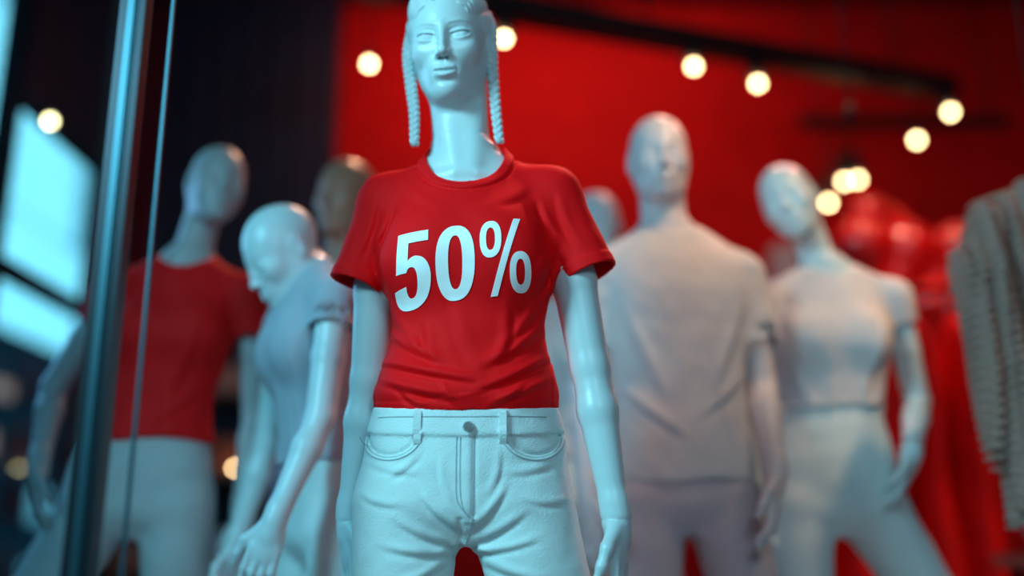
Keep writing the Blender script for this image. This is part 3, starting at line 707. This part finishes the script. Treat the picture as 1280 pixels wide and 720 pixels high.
for j,z in enumerate((.312,.762,1.212,1.612)):
    for i in range(4):
        hgt=.12+.16*rs.rand(); box('box_%d_%d'%(j,i),(-1.9+i*.21,5.02,z+.001),(-1.74+i*.21,5.22,z+hgt),cols[rs.randint(5)],r,bev=.008)
for x,z in ((-1.15,.775),(-1.33,1.225),(-1.84,1.225)): sphere('shelf_lamp',(x,4.975,z+.01),.010,M_bulb,r)
r=empty('wall_shelf')
box('board',(1.15,5.25,2.20),(2.9,5.499,2.23),M_wood,r)
for i in range(8): box('box_%d'%i,(1.2+i*.21,5.3,2.231),(1.34+i*.21,5.44,2.34+.12*rs.rand()),cols[i%5],r,bev=.01)

# ------------------------------------------------------------------ lights
def area(name,loc,target,size,power,col,spread=180):
    l=bpy.data.lights.new(name,'AREA'); l.shape='DISK'; l.size=size; l.energy=power; l.color=col; l.spread=math.radians(spread)
    o=bpy.data.objects.new(name,l); o.location=loc; o.rotation_euler=(Vector(target)-Vector(loc)).to_track_quat('-Z','Y').to_euler(); scene.collection.objects.link(o); return o
def spot(name,loc,target,power,col,ang=50,r=.06,blend=.6):
    l=bpy.data.lights.new(name,'SPOT'); l.energy=power; l.color=col; l.spot_size=math.radians(ang); l.spot_blend=blend; l.shadow_soft_size=r
    o=bpy.data.objects.new(name,l); o.location=loc; o.rotation_euler=(Vector(target)-Vector(loc)).to_track_quat('-Z','Y').to_euler(); scene.collection.objects.link(o); return o
CY=(.31,.85,1.0); WM=(1,.62,.36)
spot('street_light_key',(-1.75,-.1,2.4),(.15,1.75,1.25),330,CY,64,r=.35,blend=1)
area('front_fill',(.5,-.9,2.2),(-.05,1.7,1.2),.8,18,(.56,.84,1))  # soft frontal fill, added without a lamp of its own in the street
area('window_side_light',(-1.95,2.9,1.9),(.6,2.5,1.3),.7,9,(.2,.55,1))
spot('red_rim_spot',(1.3,1.3,3.7),(.42,2.4,1.62),260,WM,18,blend=1)
spot('red_rim_spot',(2.0,1.7,3.6),(.92,2.55,1.62),230,WM,17,blend=1)
spot('red_rim_spot',(.8,3.6,3.6),(.40,2.4,1.5),100,(1,.42,.30),40)
spot('red_rim_spot',(1.6,3.5,3.4),(.85,2.55,1.4),110,(1,.38,.28),45)
spot('red_rim_spot',(.5,2.9,3.7),(-.02,1.7,1.4),160,(1,.20,.16),25)  # added red light for the shirt and a red bounce rim, no fixture
spot('red_rim_spot',(-.2,3.9,3.6),(-.45,2.7,1.7),120,(1,.5,.3),35)
spot('red_rim_spot',(1.9,1.3,3.5),(1.25,2.3,1.3),75,WM,30)
area('wall_washer',(.6,4.5,3.8),(.8,5.5,1.6),1.4,13,(1,.34,.24))
area('wall_washer',(-.5,4.5,3.7),(-.5,5.5,2.6),.6,6,(1,.34,.24))
spot('balloon_spot',(1.2,2.9,3.7),(1.75,4.0,1.9),130,(1,.5,.35),36)
spot('rack_spot',(2.4,2.4,3.6),(1.4,3.65,1.1),90,(1,.45,.3),40)
spot('table_spot',(2.4,2.6,3.5),(2.0,3.2,.9),90,WM,45)
wd=bpy.data.worlds.new('World'); scene.world=wd; wd.use_nodes=True
bg=wd.node_tree.nodes['Background']; bg.inputs[0].default_value=(.14,.48,.62,1); bg.inputs[1].default_value=.22

# ------------------------------------------------------------------ camera
cd=bpy.data.cameras.new('camera'); cam=bpy.data.objects.new('camera',cd); scene.collection.objects.link(cam)
cam.location=(0,0,.85); cam.rotation_euler=(math.radians(104.4),0,0); cd.lens=36; cd.sensor_width=36
cd.dof.use_dof=True; cd.dof.focus_distance=1.66; cd.dof.aperture_fstop=.64; cd.clip_start=.05
scene.camera=cam
